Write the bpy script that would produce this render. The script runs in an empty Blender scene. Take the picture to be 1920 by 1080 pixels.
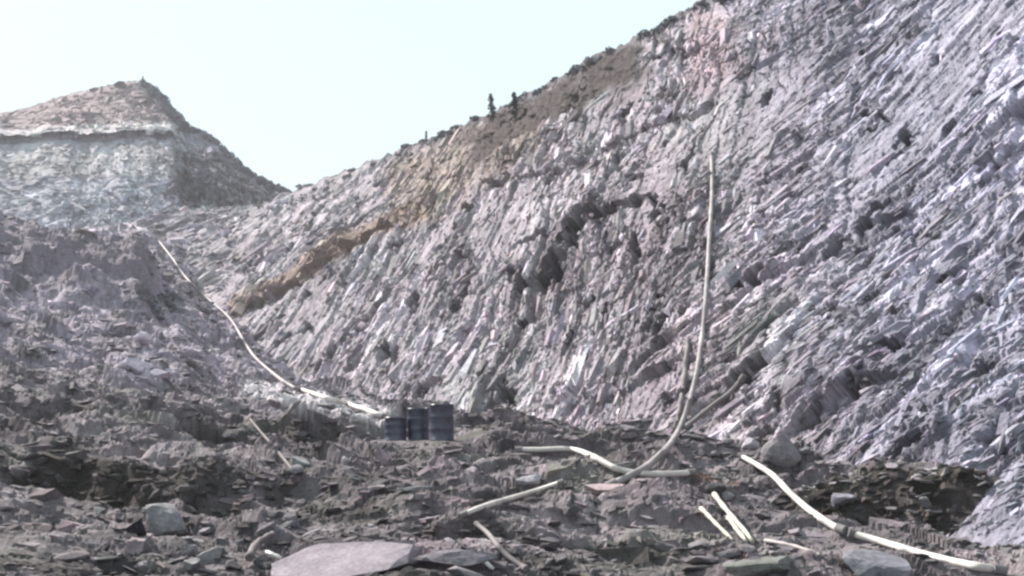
import bpy, bmesh, math, random
import numpy as np
from mathutils import Vector, Matrix
from mathutils.bvhtree import BVHTree
random.seed(7)
rng = np.random.default_rng(11)
R = math.radians
SC = bpy.context.scene
COL = SC.collection

# ---------------------------------------------------------------- camera
F = 1713.0            # focal length in pixels of a 1920 wide frame
HOR = 781.0           # row of the horizon
EYE = 1.7
cam = bpy.data.cameras.new('camera'); camo = bpy.data.objects.new('camera', cam); COL.objects.link(camo)
camo.location = (0, 0, EYE); camo.rotation_euler = (R(90), 0, 0)
cam.sensor_width = 36; cam.lens = 36 * F / 1920; cam.shift_y = (HOR - 540) / 1920
cam.clip_start = 0.1; cam.clip_end = 5000
SC.camera = camo

# ---------------------------------------------------------------- sky, sun, exposure
SUN_AZ = Vector((-0.68, 0.52)); SUN_EL = R(41)
az = math.atan2(SUN_AZ.x, SUN_AZ.y)          # clockwise from +Y
w = bpy.data.worlds.new('World'); SC.world = w; w.use_nodes = True
nt = w.node_tree; bg = nt.nodes['Background']
sky = nt.nodes.new('ShaderNodeTexSky'); sky.sky_type = 'NISHITA'; sky.sun_disc = False
sky.sun_elevation = SUN_EL; sky.sun_rotation = az; sky.altitude = 300; sky.air_density = 1.3; sky.dust_density = 4.0; sky.ozone_density = 1.0
veil = nt.nodes.new('ShaderNodeMixRGB'); veil.inputs[0].default_value = 0.90     # thin bright high cloud over the whole sky
veil.inputs[2].default_value = (7.1, 8.9, 9.4, 1)
nt.links.new(sky.outputs[0], veil.inputs[1]); nt.links.new(veil.outputs[0], bg.inputs[0]); bg.inputs[1].default_value = 0.05
sl = bpy.data.lights.new('sun', 'SUN'); so = bpy.data.objects.new('sun', sl); COL.objects.link(so)
sl.energy = 5.0; sl.angle = R(0.6); sl.color = (1.0, 0.92, 0.87)
d = Vector((SUN_AZ.x, SUN_AZ.y, 0)).normalized() * math.cos(SUN_EL) + Vector((0, 0, math.sin(SUN_EL)))
so.rotation_euler = d.to_track_quat('Z', 'Y').to_euler()
SC.view_settings.view_transform = 'Standard'; SC.view_settings.look = 'None'
SC.view_settings.exposure = 1.3; SC.view_settings.gamma = 1
SC.cycles.filter_width = 2.6 if hasattr(SC.cycles, 'filter_width') else 1.5
SC.cycles.max_bounces = 4; SC.cycles.diffuse_bounces = 2

# ---------------------------------------------------------------- helpers
def P(px, py, Y):
    return np.array([(px - 960) / F * Y, Y, EYE + (HOR - py) / F * Y])
def hsh(ix, iy, s):
    h = (ix.astype(np.int64) * 374761393 + iy.astype(np.int64) * 668265263 + s * 974634777) & 0xFFFFFFFF
    h = ((h ^ (h >> 13)) * 1274126177) & 0xFFFFFFFF
    h = ((h ^ (h >> 16)) * 2246822519) & 0xFFFFFFFF
    return ((h ^ (h >> 15)) & 0xFFFFFF) / float(0xFFFFFF)
def perlin(x, y, s=0):
    ix = np.floor(x); iy = np.floor(y); fx = x - ix; fy = y - iy
    u = fx*fx*fx*(fx*(fx*6-15)+10); v = fy*fy*fy*(fy*(fy*6-15)+10)
    def g(dx, dy):
        a = hsh(ix+dx, iy+dy, s) * 2 * np.pi
        return np.cos(a) * (fx-dx) + np.sin(a) * (fy-dy)
    a = g(0,0)*(1-u) + g(1,0)*u; b = g(0,1)*(1-u) + g(1,1)*u
    return (a*(1-v) + b*v) * 1.4
def fbm(x, y, s=0, o=4, gain=0.5):
    r = 0; a = 1; f = 1
    for k in range(o):
        r = r + a * perlin(x*f + 17.3*k, y*f - 9.1*k, s+k); a *= gain; f *= 2.03
    return r
def cells(x, y, s=0):
    ix = np.floor(x); iy = np.floor(y)
    f1 = np.full(x.shape, 9.0); f2 = np.full(x.shape, 9.0)
    cx = np.zeros(x.shape); cy = np.zeros(x.shape); bx = np.zeros(x.shape); by = np.zeros(x.shape)
    for dx in (-1, 0, 1):
        for dy in (-1, 0, 1):
            gx = ix+dx; gy = iy+dy
            qx = gx + hsh(gx, gy, s); qy = gy + hsh(gx, gy, s+101)
            dd = (x-qx)**2 + (y-qy)**2
            m = dd < f1
            f2 = np.where(m, f1, np.minimum(f2, dd))
            f1 = np.where(m, dd, f1)
            cx = np.where(m, x-qx, cx); cy = np.where(m, y-qy, cy); bx = np.where(m, gx, bx); by = np.where(m, gy, by)
    return np.sqrt(f1), np.sqrt(f2), cx, cy, bx, by
def facets(x, y, s, tilt=1.0, crack=0.12, cd=0.5):
    f1, f2, cx, cy, bx, by = cells(x, y, s)
    h = hsh(bx, by, s+7) - 0.5 + tilt * ((hsh(bx, by, s+8)-0.5)*cx + (hsh(bx, by, s+9)-0.5)*cy)
    c = np.clip(1 - (f2-f1)/crack, 0, 1)
    return h - cd*c*hsh(bx, by, s+12), hsh(bx, by, s+10)
def sstep(a, b, x):
    t = np.clip((x-a)/(b-a), 0, 1); return t*t*(3-2*t)
def crom(pts, n_or_t):
    pts = np.asarray(pts, float); t = n_or_t
    i = np.clip(np.floor(t).astype(int), 0, len(pts)-2); f = (t-i)[:, None]
    p0 = pts[np.maximum(i-1, 0)]; p1 = pts[i]; p2 = pts[i+1]; p3 = pts[np.minimum(i+2, len(pts)-1)]
    return 0.5*((2*p1) + (-p0+p2)*f + (2*p0-5*p1+4*p2-p3)*f*f + (-p0+3*p1-3*p2+p3)*f**3)
def tag(o, label=None, cat=None, group=None, kind=None):
    if label: o['label'] = label
    if cat: o['category'] = cat
    if group: o['group'] = group
    if kind: o['kind'] = kind
    return o
def link(name, me, m=None, parent=None):
    o = bpy.data.objects.new(name, me); COL.objects.link(o)
    if m: me.materials.append(m)
    if parent: o.parent = parent
    return o
def empty(name, loc, rz=0):
    o = bpy.data.objects.new(name, None); COL.objects.link(o); o.location = loc; o.rotation_euler = (0, 0, rz); return o
def np_mesh(name, V, Fc, col=None, smooth=False):
    me = bpy.data.meshes.new(name)
    k = Fc.shape[1]
    me.vertices.add(len(V)); me.vertices.foreach_set('co', V.astype(np.float32).ravel())
    me.loops.add(Fc.size); me.loops.foreach_set('vertex_index', Fc.astype(np.int32).ravel())
    me.polygons.add(len(Fc)); me.polygons.foreach_set('loop_start', (np.arange(len(Fc))*k).astype(np.int32))
    me.update(calc_edges=True)
    me.polygons.foreach_set('use_smooth', np.full(len(Fc), smooth))
    if col is not None:
        a = me.color_attributes.new('col', 'FLOAT_COLOR', 'POINT')
        c = np.ones((len(V), 4), np.float32); c[:, :3] = np.clip(col*0.66, 0.005, 0.9); a.data.foreach_set('color', c.ravel())
    me.validate(); me.update()
    return me
def grid_faces(nu, nv, flip=False):
    i = np.arange(nu-1)[:, None]*nv + np.arange(nv-1)[None]
    q = np.stack([i, i+nv, i+nv+1, i+1], -1).reshape(-1, 4)
    return q[:, ::-1] if flip else q
def grid_normals(G):
    du = np.gradient(G, axis=0); dv = np.gradient(G, axis=1)
    n = np.cross(du, dv); return n/np.maximum(np.linalg.norm(n, axis=-1, keepdims=True), 1e-9)
def to_px(G):
    Y = np.maximum(G[..., 1], 0.5)
    return G[..., 0]/Y*F + 960, HOR - (G[..., 2]-EYE)/Y*F
def seg_dist(px, py, pts):
    """nearest distance to a polyline and the signed side (positive above the line)"""
    best = np.full(px.shape, 1e9); side = np.zeros(px.shape)
    for (x0, y0), (x1, y1) in zip(pts[:-1], pts[1:]):
        dx, dy = x1-x0, y1-y0; L = dx*dx+dy*dy
        t = np.clip(((px-x0)*dx+(py-y0)*dy)/L, 0, 1)
        ex = px-x0-t*dx; ey = py-y0-t*dy; dd = np.hypot(ex, ey)
        s = np.sign(ex*dy - ey*dx)
        m = dd < best; best = np.where(m, dd, best); side = np.where(m, s, side)
    return best, side
def ell(px, py, x, y, a, b, deg):
    c, s = math.cos(R(deg)), math.sin(R(deg))
    dx = px-x; dy = -(py-y)
    return ((dx*c+dy*s)/a)**2 + ((-dx*s+dy*c)/b)**2
def lerp(a, b, m):
    return a*(1-m[..., None]) + np.asarray(b)*m[..., None]

def blocks(G, Nr, C, i, j, kdir, w, l, h, g, tilt=.35, tone=.35, flat=False):
    """angular broken blocks half sunk in a grid surface; returns vertices, quads and colours"""
    i = np.clip(i, 1, G.shape[0]-2); j = np.clip(j, 1, G.shape[1]-2); n_ = len(i)
    c = G[i, j]; n = Nr[i, j]
    if flat:
        a = kdir; d = np.stack([np.cos(a), np.sin(a), 0*a], 1)
    else:
        eu = G[np.minimum(i+6, G.shape[0]-1), j]-G[np.maximum(i-6, 0), j]; ev = G[i, np.minimum(j+9, G.shape[1]-1)]-G[i, np.maximum(j-9, 0)]
        eu /= np.linalg.norm(eu, axis=1, keepdims=True)+1e-9; ev /= np.linalg.norm(ev, axis=1, keepdims=True)+1e-9
        d = ev + eu*kdir[:, None]
    d = d - n*(d*n).sum(1, keepdims=True); d /= np.linalg.norm(d, axis=1, keepdims=True)+1e-9
    q = np.cross(n, d)
    th = g.normal(0, tilt, n_)[:, None]; q, n = q*np.cos(th)+n*np.sin(th), n*np.cos(th)-q*np.sin(th)
    ph = g.normal(0, tilt*.35, n_)[:, None]; d, n = d*np.cos(ph)+n*np.sin(ph), n*np.cos(ph)-d*np.sin(ph)
    V = np.zeros((n_, 8, 3)); k = 0
    for sz in (-1, 1):
        for sx, sy in ((-1, -1), (1, -1), (1, 1), (-1, 1)):
            u1 = g.uniform(.55, 1.05, n_)*l/2*sx; u2 = g.uniform(.35, 1.05, n_)*w/2*sy; sh = g.uniform(.55, 1.0, n_) if sz > 0 else 1.1
            V[:, k] = c + d*(u1*sh)[:, None] + q*(u2*sh)[:, None] + n*((h*g.uniform(.5, 1.25, n_)) if sz > 0 else (-.5*w-.5*h))[:, None]; k += 1
    Fb = np.array([[4, 5, 6, 7], [0, 1, 5, 4], [1, 2, 6, 5], [2, 3, 7, 6], [3, 0, 4, 7]])
    Fq = (np.arange(n_)*8)[:, None, None] + Fb[None]
    col = C[i, j]*np.exp(g.normal(0, tone, n_))[:, None]*(1+g.normal(0, .04, (n_, 3)))
    return V.reshape(-1, 3), Fq.reshape(-1, 4), np.repeat(col, 8, 0)
def merge(V, Fc, C, *more):
    V, Fc, C = [V], [Fc], [C]; off = len(V[0])
    for a, b, c in more: V.append(a); Fc.append(b+off); C.append(c); off += len(a)
    return np.concatenate(V), np.concatenate(Fc), np.concatenate(C)
# ---------------------------------------------------------------- materials
def rock_mat(name, scale=1.0, bump=0.5, var=0.35, use_attr=True, base=(0.3, 0.3, 0.32), rough=0.92):
    m = bpy.data.materials.new(name); m.use_nodes = True; t = m.node_tree; N = t.nodes; L = t.links
    b = N['Principled BSDF']; b.inputs['Roughness'].default_value = rough; b.inputs['Specular IOR Level'].default_value = 0.25
    tc = N.new('ShaderNodeTexCoord')
    n1 = N.new('ShaderNodeTexNoise'); n1.inputs['Scale'].default_value = 2.2*scale; n1.inputs['Detail'].default_value = 9; n1.inputs['Roughness'].default_value = 0.68
    L.new(tc.outputs['Object'], n1.inputs['Vector'])
    n2 = N.new('ShaderNodeTexNoise'); n2.inputs['Scale'].default_value = 9*scale; n2.inputs['Detail'].default_value = 6; n2.inputs['Roughness'].default_value = 0.7
    L.new(tc.outputs['Object'], n2.inputs['Vector'])
    mr = N.new('ShaderNodeMapRange'); mr.inputs[1].default_value = 0.3; mr.inputs[2].default_value = 0.7
    mr.inputs[3].default_value = 1-var; mr.inputs[4].default_value = 1+var; L.new(n1.outputs[0], mr.inputs[0])
    mr2 = N.new('ShaderNodeMapRange'); mr2.inputs[1].default_value = 0.3; mr2.inputs[2].default_value = 0.7
    mr2.inputs[3].default_value = 1-var*0.7; mr2.inputs[4].default_value = 1+var*0.7; L.new(n2.outputs[0], mr2.inputs[0])
    mu = N.new('ShaderNodeMath'); mu.operation = 'MULTIPLY'; L.new(mr.outputs[0], mu.inputs[0]); L.new(mr2.outputs[0], mu.inputs[1])
    vm = N.new('ShaderNodeVectorMath'); vm.operation = 'SCALE'
    if use_attr:
        at = N.new('ShaderNodeAttribute'); at.attribute_name = 'col'; L.new(at.outputs['Color'], vm.inputs[0])
    else:
        vm.inputs[0].default_value = base
    L.new(mu.outputs[0], vm.inputs['Scale']); L.new(vm.outputs[0], b.inputs['Base Color'])
    bp = N.new('ShaderNodeBump'); bp.inputs['Strength'].default_value = bump; bp.inputs['Distance'].default_value = 0.12/scale
    L.new(n2.outputs[0], bp.inputs['Height']); L.new(bp.outputs[0], b.inputs['Normal'])
    return m
def plain_mat(name, base, rough=0.7, var=0.2, scale=3.0, metallic=0.0, bump=0.15, second=None):
    m = bpy.data.materials.new(name); m.use_nodes = True; t = m.node_tree; N = t.nodes; L = t.links
    b = N['Principled BSDF']; b.inputs['Roughness'].default_value = rough; b.inputs['Metallic'].default_value = metallic
    tc = N.new('ShaderNodeTexCoord'); n = N.new('ShaderNodeTexNoise'); n.inputs['Scale'].default_value = scale; n.inputs['Detail'].default_value = 8; n.inputs['Roughness'].default_value = .65
    L.new(tc.outputs['Object'], n.inputs['Vector'])
    cr = N.new('ShaderNodeValToRGB'); cr.color_ramp.elements[0].position = 0.35; cr.color_ramp.elements[1].position = 0.65
    s = second or tuple(c*(1+var) for c in base)
    cr.color_ramp.elements[0].color = (*[c*(1-var) for c in base], 1); cr.color_ramp.elements[1].color = (*s, 1)
    L.new(n.outputs[0], cr.inputs[0]); L.new(cr.outputs[0], b.inputs['Base Color'])
    bp = N.new('ShaderNodeBump'); bp.inputs['Strength'].default_value = bump; bp.inputs['Distance'].default_value = 0.02
    L.new(n.outputs[0], bp.inputs['Height']); L.new(bp.outputs[0], b.inputs['Normal'])
    return m
M_CLIFF = rock_mat('cliff_rock', 1.0, 0.6, 0.30)
M_GROUND = rock_mat('rubble_soil', 2.0, 0.7, 0.35)
M_HILL = rock_mat('hill_rock', 0.35, 0.5, 0.22)
M_STONE = rock_mat('loose_stone', 2.5, 0.5, 0.3)
M_HOSE = plain_mat('pale_hose', (0.23, 0.21, 0.21), 0.7, 0.4, 1.6)
M_HOSE_W = plain_mat('white_hose', (0.50, 0.47, 0.44), 0.6, 0.32, 1.8)
M_HOSE_D = plain_mat('dusty_hose', (0.13, 0.118, 0.12), 0.8, 0.25, 2.0)
M_TIMBER = plain_mat('bleached_timber', (0.42, 0.39, 0.33), 0.8, 0.25, 6.0, bump=0.4)
M_TIMBER_D = plain_mat('grey_timber', (0.12, 0.10, 0.10), 0.85, 0.3, 6.0, bump=0.4)
M_DRUM = plain_mat('drum_paint', (0.016, 0.022, 0.050), 0.36, 0.35, 4.0, second=(0.05, 0.055, 0.085))
M_DRUM_D = plain_mat('drum_dark', (0.02, 0.02, 0.028), 0.6, 0.3, 5.0)
M_LEAF = plain_mat('conifer_green', (0.045, 0.060, 0.055), 0.8, 0.35, 1.5)
M_SCRUB = plain_mat('scrub_green', (0.125, 0.13, 0.15), 0.9, 0.35, 0.8)
M_GRASS = plain_mat('dry_grass', (0.10, 0.08, 0.07), 0.9, 0.3, 1.2)
M_BARK = plain_mat('bark', (0.10, 0.08, 0.07), 0.9, 0.3, 4.0)

# ================================================================= rock slope on the right
ST = [  # base pixel, row, depth  ->  crest pixel, row, depth
    ((8.2, -14, 0.0), (34, -12, 30)), ((7.4, -5, 0.0), (33, -2, 30)), ((6.8, 2.5, 0.05), (31, 8, 29.5)),
    (P(2200, 1100, 8.5), P(4000, -2000, 16)), (P(1730, 975, 12.5), P(2900, -1200, 22)), (P(1480, 868, 17), P(2250, -650, 29)),
    (P(1200, 822, 22.5), P(1750, -250, 38)), (P(960, 795, 29), P(1400, -33, 48)), (P(740, 772, 38), P(1120, 107, 58)),
    (P(590, 730, 50), P(930, 207, 75)), (P(430, 590, 70), P(720, 294, 95)), (P(330, 480, 92), P(570, 350, 125)),
    (P(285, 440, 104), P(478, 386, 128)), (P(262, 425, 110), P(400, 390, 128)), (P(235, 418, 114), P(320, 398, 124))]
Bc = [a for a, b in ST]; Rc = [b for a, b in ST]
# sample u densely where it shows
uk = np.concatenate([np.linspace(0, 3, 60, endpoint=False), np.linspace(3, 10, 900, endpoint=False), np.linspace(10, 14, 260)])
NV = 560
vk = np.concatenate([np.linspace(-0.08, 1.0, NV-30), 1.0 + np.linspace(0, 1, 31)[1:]**1.5 * 0.9])
BB = crom(Bc, uk); RR = crom(Rc, uk)
v1 = np.minimum(vk, 1)[None, :, None]
G = BB[:, None]*(1-v1) + RR[:, None]*v1
down = (RR-BB); hl = np.hypot(down[:, 0], down[:, 1]); H = np.linalg.norm(down, axis=1)
hd = np.stack([down[:, 0]/hl, down[:, 1]/hl, 0*hl], 1)
over = np.maximum(vk-1, 0)
G = G + hd[:, None]*(over*H[:, None])[:, :, None]
G[:, :, 2] += over[None]*H[:, None]*0.25 - (over[None]**1.4)*H[:, None]*0.45   # the crest rolls over to the back
# slight concave profile
vv = np.clip(vk, 0, 1)[None]
nb = grid_normals(G); nb *= -np.sign(nb[..., 0:1]*hd[:, None, 0:1] + nb[..., 1:2]*hd[:, None, 1:2] + 1e-9) 
mid = (BB+RR)/2; s_ = np.concatenate([[0], np.cumsum(np.linalg.norm(np.diff(mid, axis=0), axis=1))])
S = np.repeat(s_[:, None], len(vk), 1); T = vk[None]*H[:, None]
px, py = to_px(G)
Yd = G[..., 1]
near = 1 - sstep(14, 60, Yd)
wx = S + 0.9*fbm(S/7, T/9, 5, 3); wt = T + 1.0*fbm(S/8, T/7, 15, 3)
edge = sstep(-0.02, 0.05, vk)[None]*(1-0.85*sstep(0.96, 1.02, vk))[None]
D = 1.0*fbm(S/26, T/18, 21, 2)*sstep(0, .2, vk)[None]*(1-sstep(.85, 1, vk))[None]
# fracture set following the fall line (pillars and gullies)
a1 = wx - np.interp(S, [0, 25, 45, 80, 140], [.45, .42, .30, .12, .0])*wt
h1, c1 = facets(a1/3.6, wt/10, 31, 1.3, .10, .5)
h2, c2 = facets(a1/1.15, wt/6.5, 41, 1.4, .14, .7)
h3, c3 = facets((a1+.10*wt)/0.46, wt/2.6, 51, 1.5, .16, .7)
# crossing set, dips the other way, strong on the near right part
b1 = (wx + wt)*0.707; b2 = (-wx + wt)*0.707
k1, d1 = facets(b1/2.0, b2/6.5, 61, 1.3, .12, .6)
k2, d2 = facets(b1/0.60, b2/2.3, 71, 1.5, .15, .8)
k3, d3 = facets(b1/0.22, b2/0.8, 81, 1.5, .15, .6)
mixr = sstep(1180, 1560, px + 0.25*(py-400))*0.85 + 0.12
mixn = np.clip(mixr + 0.35*perlin(S/9, T/9, 90), 0, 1)
D += (1-mixn)*(0.42*h1 + 0.36*h2 + 0.20*h3) + mixn*(0.12*k1 + 0.20*k2 + 0.12*h2)
D += (0.08*k3*(0.35+near)) + 0.05*fbm(S*1.6, T*1.1, 95, 3)*0.6
smooth_m = sstep(-.08, .38, perlin(S/6+3, T/10, 97)+.3*perlin(S/1.8, T/3, 98))             # calmer patches
D *= (1-0.45*smooth_m)
# long ledge with an undercut
bd, sd = seg_dist(px, py, [(425, 600), (470, 575), (560, 528), (650, 470), (720, 425), (800, 380)])
bd2 = bd*Yd/F
D += np.where(sd > 0, .75*np.exp(-(bd2/.7)**2), -.75*np.exp(-(bd2/0.4)**2))*(1-sstep(600, 810, px)*.7)*(.6+.8*perlin(S/2, T/2, 16))
for pts, am in (([(1000, 520), (1060, 470), (1120, 420), (1200, 380)], .8), ([(930, 350), (1050, 330), (1180, 250), (1330, 190)], .5),
                ([(1180, 700), (1250, 650), (1400, 560), (1560, 450), (1690, 380)], .35), ([(1000, 760), (1160, 735), (1300, 660)], .35),
                ([(1400, 880), (1560, 740), (1690, 690)], .4), ([(640, 640), (760, 560), (900, 470)], .4), ([(780, 760), (900, 640), (960, 560)], .5)):
    bd, sd = seg_dist(px + 14*perlin(S/2, T/2, 3), py + 10*perlin(S/2, T/2, 4), pts); bd2 = bd*Yd/F
    D += am*.55*np.where(sd > 0, np.exp(-(bd2/.45)**2), -np.exp(-(bd2/.25)**2))*(.5+.8*perlin(S/2.5, T/2.5, 6))
# open crevices: pixel, row, half length, half width, angle, depth
CR = [(1110, 405, 26, 12, 60, 1.5), (1078, 432, 30, 10, 35, 1.5), (1100, 470, 14, 34, -15, 1.4), (1028, 503, 26, 9, 38, 1.6), (1065, 520, 12, 12, 0, 1), (990, 540, 22, 7, 38, 1), (1200, 385, 28, 6, 25, .8),
      (1190, 480, 46, 6, 82, .8), (1225, 395, 30, 6, 80, .6), (1412, 530, 34, 8, 32, .8), (1490, 584, 26, 8, 33, .9), (1557, 455, 16, 7, 40, .8), (1505, 465, 18, 8, 45, .6), (1655, 645, 42, 9, 22, 1.0),
      (1597, 725, 42, 7, 35, 1.0), (1530, 768, 30, 7, 50, .5), (1232, 662, 30, 6, 33, .7), (1640, 212, 34, 6, -22, .9), (1570, 452, 14, 6, 40, .6), (1630, 395, 46, 7, 35, .8), (1510, 842, 12, 20, 20, .8),
      (1425, 815, 26, 14, 30, .7), (1700, 840, 40, 10, 40, .8), (1640, 920, 40, 9, 25, .7), (620, 655, 22, 8, 52, 1.2), (598, 690, 14, 7, 50, 1), (765, 505, 20, 9, 50, .8), (1228, 98, 11, 8, 0, 1), (1240, 205, 16, 6, 30, .9),
      (1420, 700, 44, 9, 68, .45), (1440, 640, 18, 9, 45, .4), (945, 640, 20, 8, 70, .9), (905, 690, 18, 8, 60, .9), (880, 395, 10, 8, 0, .9), (1035, 347, 12, 6, 20, .8), (720, 660, 22, 7, 65, 1), (740, 690, 20, 6, 60, 1),
      (1690, 255, 20, 7, 60, .7), (1345, 520, 24, 7, 82, .4), (1300, 600, 20, 6, 60, .4), (950, 740, 14, 20, 10, .8), (1060, 640, 26, 7, 62, .6), (1150, 560, 26, 7, 60, .6), (1770, 500, 44, 8, 30, .8), (1820, 700, 46, 9, 35, .8), (1860, 300, 50, 10, 38, .9), (1150, 300, 30, 7, 70, .8), (1290, 300, 30, 6, 70, .6), (860, 560, 22, 7, 60, .9), (530, 640, 24, 6, 55, 1.1), (470, 480, 26, 6, 45, 1.0)]
CREV = np.zeros_like(D); CREV_SHADE = np.zeros_like(D)
r7 = random.Random(5)
for _ in range(75):
    x = r7.uniform(1130, 1900); y = r7.uniform(60, 880)
    if y > 60 + (1400-x)*.55: CR.append((x, y, r7.uniform(9, 26), r7.uniform(3, 5.5), r7.gauss(33, 9), r7.uniform(.3, .6)))
for _ in range(60):
    x = r7.uniform(480, 1300); y = r7.uniform(240, 800)
    if y > 400 - (x-480)*.45: CR.append((x, y, r7.uniform(8, 22), r7.uniform(3, 5.5), r7.gauss(62, 9), r7.uniform(.4, .8)))
CR = [c_ for c_ in CR if not (970 < c_[0] < 1160 and 380 < c_[1] < 550)]
for _ in range(23):
    t_ = r7.random(); CR.append((1140-150*t_+r7.gauss(0, 18), 395+130*t_+r7.gauss(0, 24), r7.uniform(14, 34), r7.uniform(5, 9), r7.choice((35, 40, 62, 78))+r7.gauss(0, 6), 1.2))
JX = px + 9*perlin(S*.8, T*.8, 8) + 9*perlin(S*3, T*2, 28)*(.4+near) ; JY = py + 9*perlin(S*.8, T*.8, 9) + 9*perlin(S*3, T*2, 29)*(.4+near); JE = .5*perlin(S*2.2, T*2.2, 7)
for x, y, a, b, dg, dp in CR:
    win = (np.abs(px-x) < a*2+40) & (np.abs(py-y) < a*2+50)
    dp = min(dp, 4.5*b*float(Yd[win].mean() if win.any() else 20)/F)
    jx = JX; jy = JY
    e = ell(jx, jy, x, y, a*1.1, b*1.1, dg)
    D -= .95*dp*(1-sstep(0.45, 1.15, e)); CREV = np.maximum(CREV, 1-sstep(1.0, 2.0, e)); CREV_SHADE = np.maximum(CREV_SHADE, 1-sstep(.6, 1.4, e + JE))
# smoother soil cover just below the crest
soil = (1-sstep(26, 66, seg_dist(px, py, [(900, 262), (980, 228), (1070, 180), (1165, 118)])[0] + 34*fbm(S/4, T/3, 12, 5)))
soil = soil*sstep(820, 900, px)
D = D*(1-.8*soil) + .22*fbm(S*.9, T*.9, 17, 4)*soil
G = G + nb*(D*edge)[..., None]
G[:, :, 2] += 0.35*fbm(S/4, T/5, 33, 4)*sstep(.93, 1.0, vk)[None] + .25*np.abs(fbm(S/1.1, T/4, 34, 3))*sstep(.97, 1.0, vk)[None]
# albedo
cc = np.zeros(G.shape) + np.array([0.365, 0.325, 0.362])
tone = 0.30*(c1-.5) + .40*(c2-.5) + 0.34*(c3-.5)
tone2 = 0.30*(d1-.5) + .40*(d2-.5) + 0.34*(d3-.5)
tn = (1-mixn)*tone + mixn*tone2
streak = fbm(a1/0.7, wt/6, 120, 4); streak2 = fbm(b1/0.5, b2/4, 124, 4)
tn = tn + .45*((1-mixn)*streak + mixn*streak2) + .16*fbm(S/14, T/12, 130, 3)
green = sstep(.0, .8, fbm(S/6+9, T/5, 140, 3)); pink = sstep(.0, .8, fbm(S/5-4, T/6, 150, 3))
cc = lerp(cc, (0.355, 0.365, 0.365), .45*green); cc = lerp(cc, (0.40, 0.325, 0.365), .35*pink)
blue = sstep(1250, 1750, px - .25*(py-400) + 60*perlin(S/4, T/4, 160)); cc = lerp(cc, (0.325, 0.325, 0.41), .8*blue)
cc = cc*np.clip(np.exp(tn*(1.6-.75*smooth_m)), .3, 2.2)[..., None]
veins = (1-mixn)*sstep(.28, .5, perlin(a1/.55+7, wt/3.0, 181)+.35*perlin(a1/.2, wt/.9, 183)) + mixn*sstep(.34, .54, perlin(b1/.42+7, b2/1.7, 182)+.35*perlin(b1/.16, b2/.6, 184))
cc = lerp(cc, (.07, .06, .075), .8*veins*(1-soil)*(1-.5*mixr)*(.35+.65*sstep(-.1, .4, perlin(S/5, T/5, 185))))
white = sstep(.55, .8, perlin(a1/1.1+40, wt/3.5, 170))*sstep(.35, .9, c3); cc = lerp(cc, (0.68, 0.65, 0.70), .5*white*(1-soil))
ccb = lerp(cc, (.055, .047, .058), .62*CREV_SHADE); cc = lerp(cc, (.055, .047, .058), .78*CREV_SHADE)      # shade painted into the rock colour inside crevices and the hollow cluster
br = (1-sstep(7, 24, seg_dist(px, py, [(440, 578), (500, 545), (560, 517), (660, 458), (780, 392)])[0]+7*perlin(S, T, 13)))
cc = lerp(cc, (0.30, 0.205, 0.15), .75*br)
br = (1-sstep(30, 90, seg_dist(px, py, [(780, 345), (880, 300), (960, 265)])[0]+25*perlin(S/2, T/2, 14)))
cc = lerp(cc, (0.30, 0.225, 0.17), .6*br)
cc = lerp(cc, (0.042, 0.028, 0.025), .95*soil); cc = cc*(1+soil*.55*fbm(S/.8, T/1.6, 19, 4))[..., None]
pk = (1-sstep(20, 60, seg_dist(px, py, [(1330, 60), (1320, 130)])[0]+15*perlin(S, T, 18)))
cc = lerp(cc, (0.50, 0.37, 0.40), .6*pk)
top = sstep(.955, .99, vk)[None]*np.ones_like(S); cc = lerp(cc, (0.12, 0.11, 0.125), .8*top)
cc = cc*(1-.25*sstep(640, 900, py)*(1-blue))[..., None] if False else cc
KD = np.interp(S, [0, 25, 45, 80, 140], [.45, .42, .30, .12, .0])
vis = (px > -60) & (px < 2050) & (py > -60) & (py < 1130) & (vk[None] > .0) & (vk[None] < .985) & (soil < .5)
ii, jj = np.nonzero(vis); a_ = np.gradient(px, axis=0)*np.gradient(py, axis=1) - np.gradient(py, axis=0)*np.gradient(px, axis=1)
pr = np.abs(a_[ii, jj]); pr /= pr.sum()
parts_ = []
for cnt, lo, hi, ar, hh in ((40, 22, 34, (2.5, 5), .12), (1700, 10, 22, (2.6, 6), .22), (9000, 4.5, 10, (2.4, 6), .34), (26000, 2.2, 5.5, (1.8, 5), .50)):
    pk_ = rng.choice(len(ii), cnt, p=pr); i_, j_ = ii[pk_], jj[pk_]
    keep = (rng.random(cnt) < (1-.78*smooth_m[i_, j_])*(1-.45*mixr[i_, j_])) & ((CREV[i_, j_] < .5) if lo > 3 else (CREV[i_, j_] < 2)); i_, j_ = i_[keep], j_[keep]; n_ = len(i_)
    ww = rng.uniform(lo, hi, n_)*Yd[i_, j_]/F; ll = ww*rng.uniform(*ar, n_); s2 = rng.random(n_) < mixn[i_, j_]
    kd = np.where(s2, -1.0+rng.normal(0, .25, n_), KD[i_, j_]+rng.normal(0, .12, n_))
    ww = np.where(s2, ww*.75, ww)
    cb_ = np.where((CREV_SHADE > .1)[..., None], ccb, cc) if lo == 2.2 or lo == 4.5 else cc
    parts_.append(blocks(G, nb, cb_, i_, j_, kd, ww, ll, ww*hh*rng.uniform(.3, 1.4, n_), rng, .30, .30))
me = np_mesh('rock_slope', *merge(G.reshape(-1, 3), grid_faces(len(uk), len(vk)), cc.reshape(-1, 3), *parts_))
cliff = link('rock_slope', me, M_CLIFF); tag(cliff, kind='structure')
CLIFF_G = G

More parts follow.
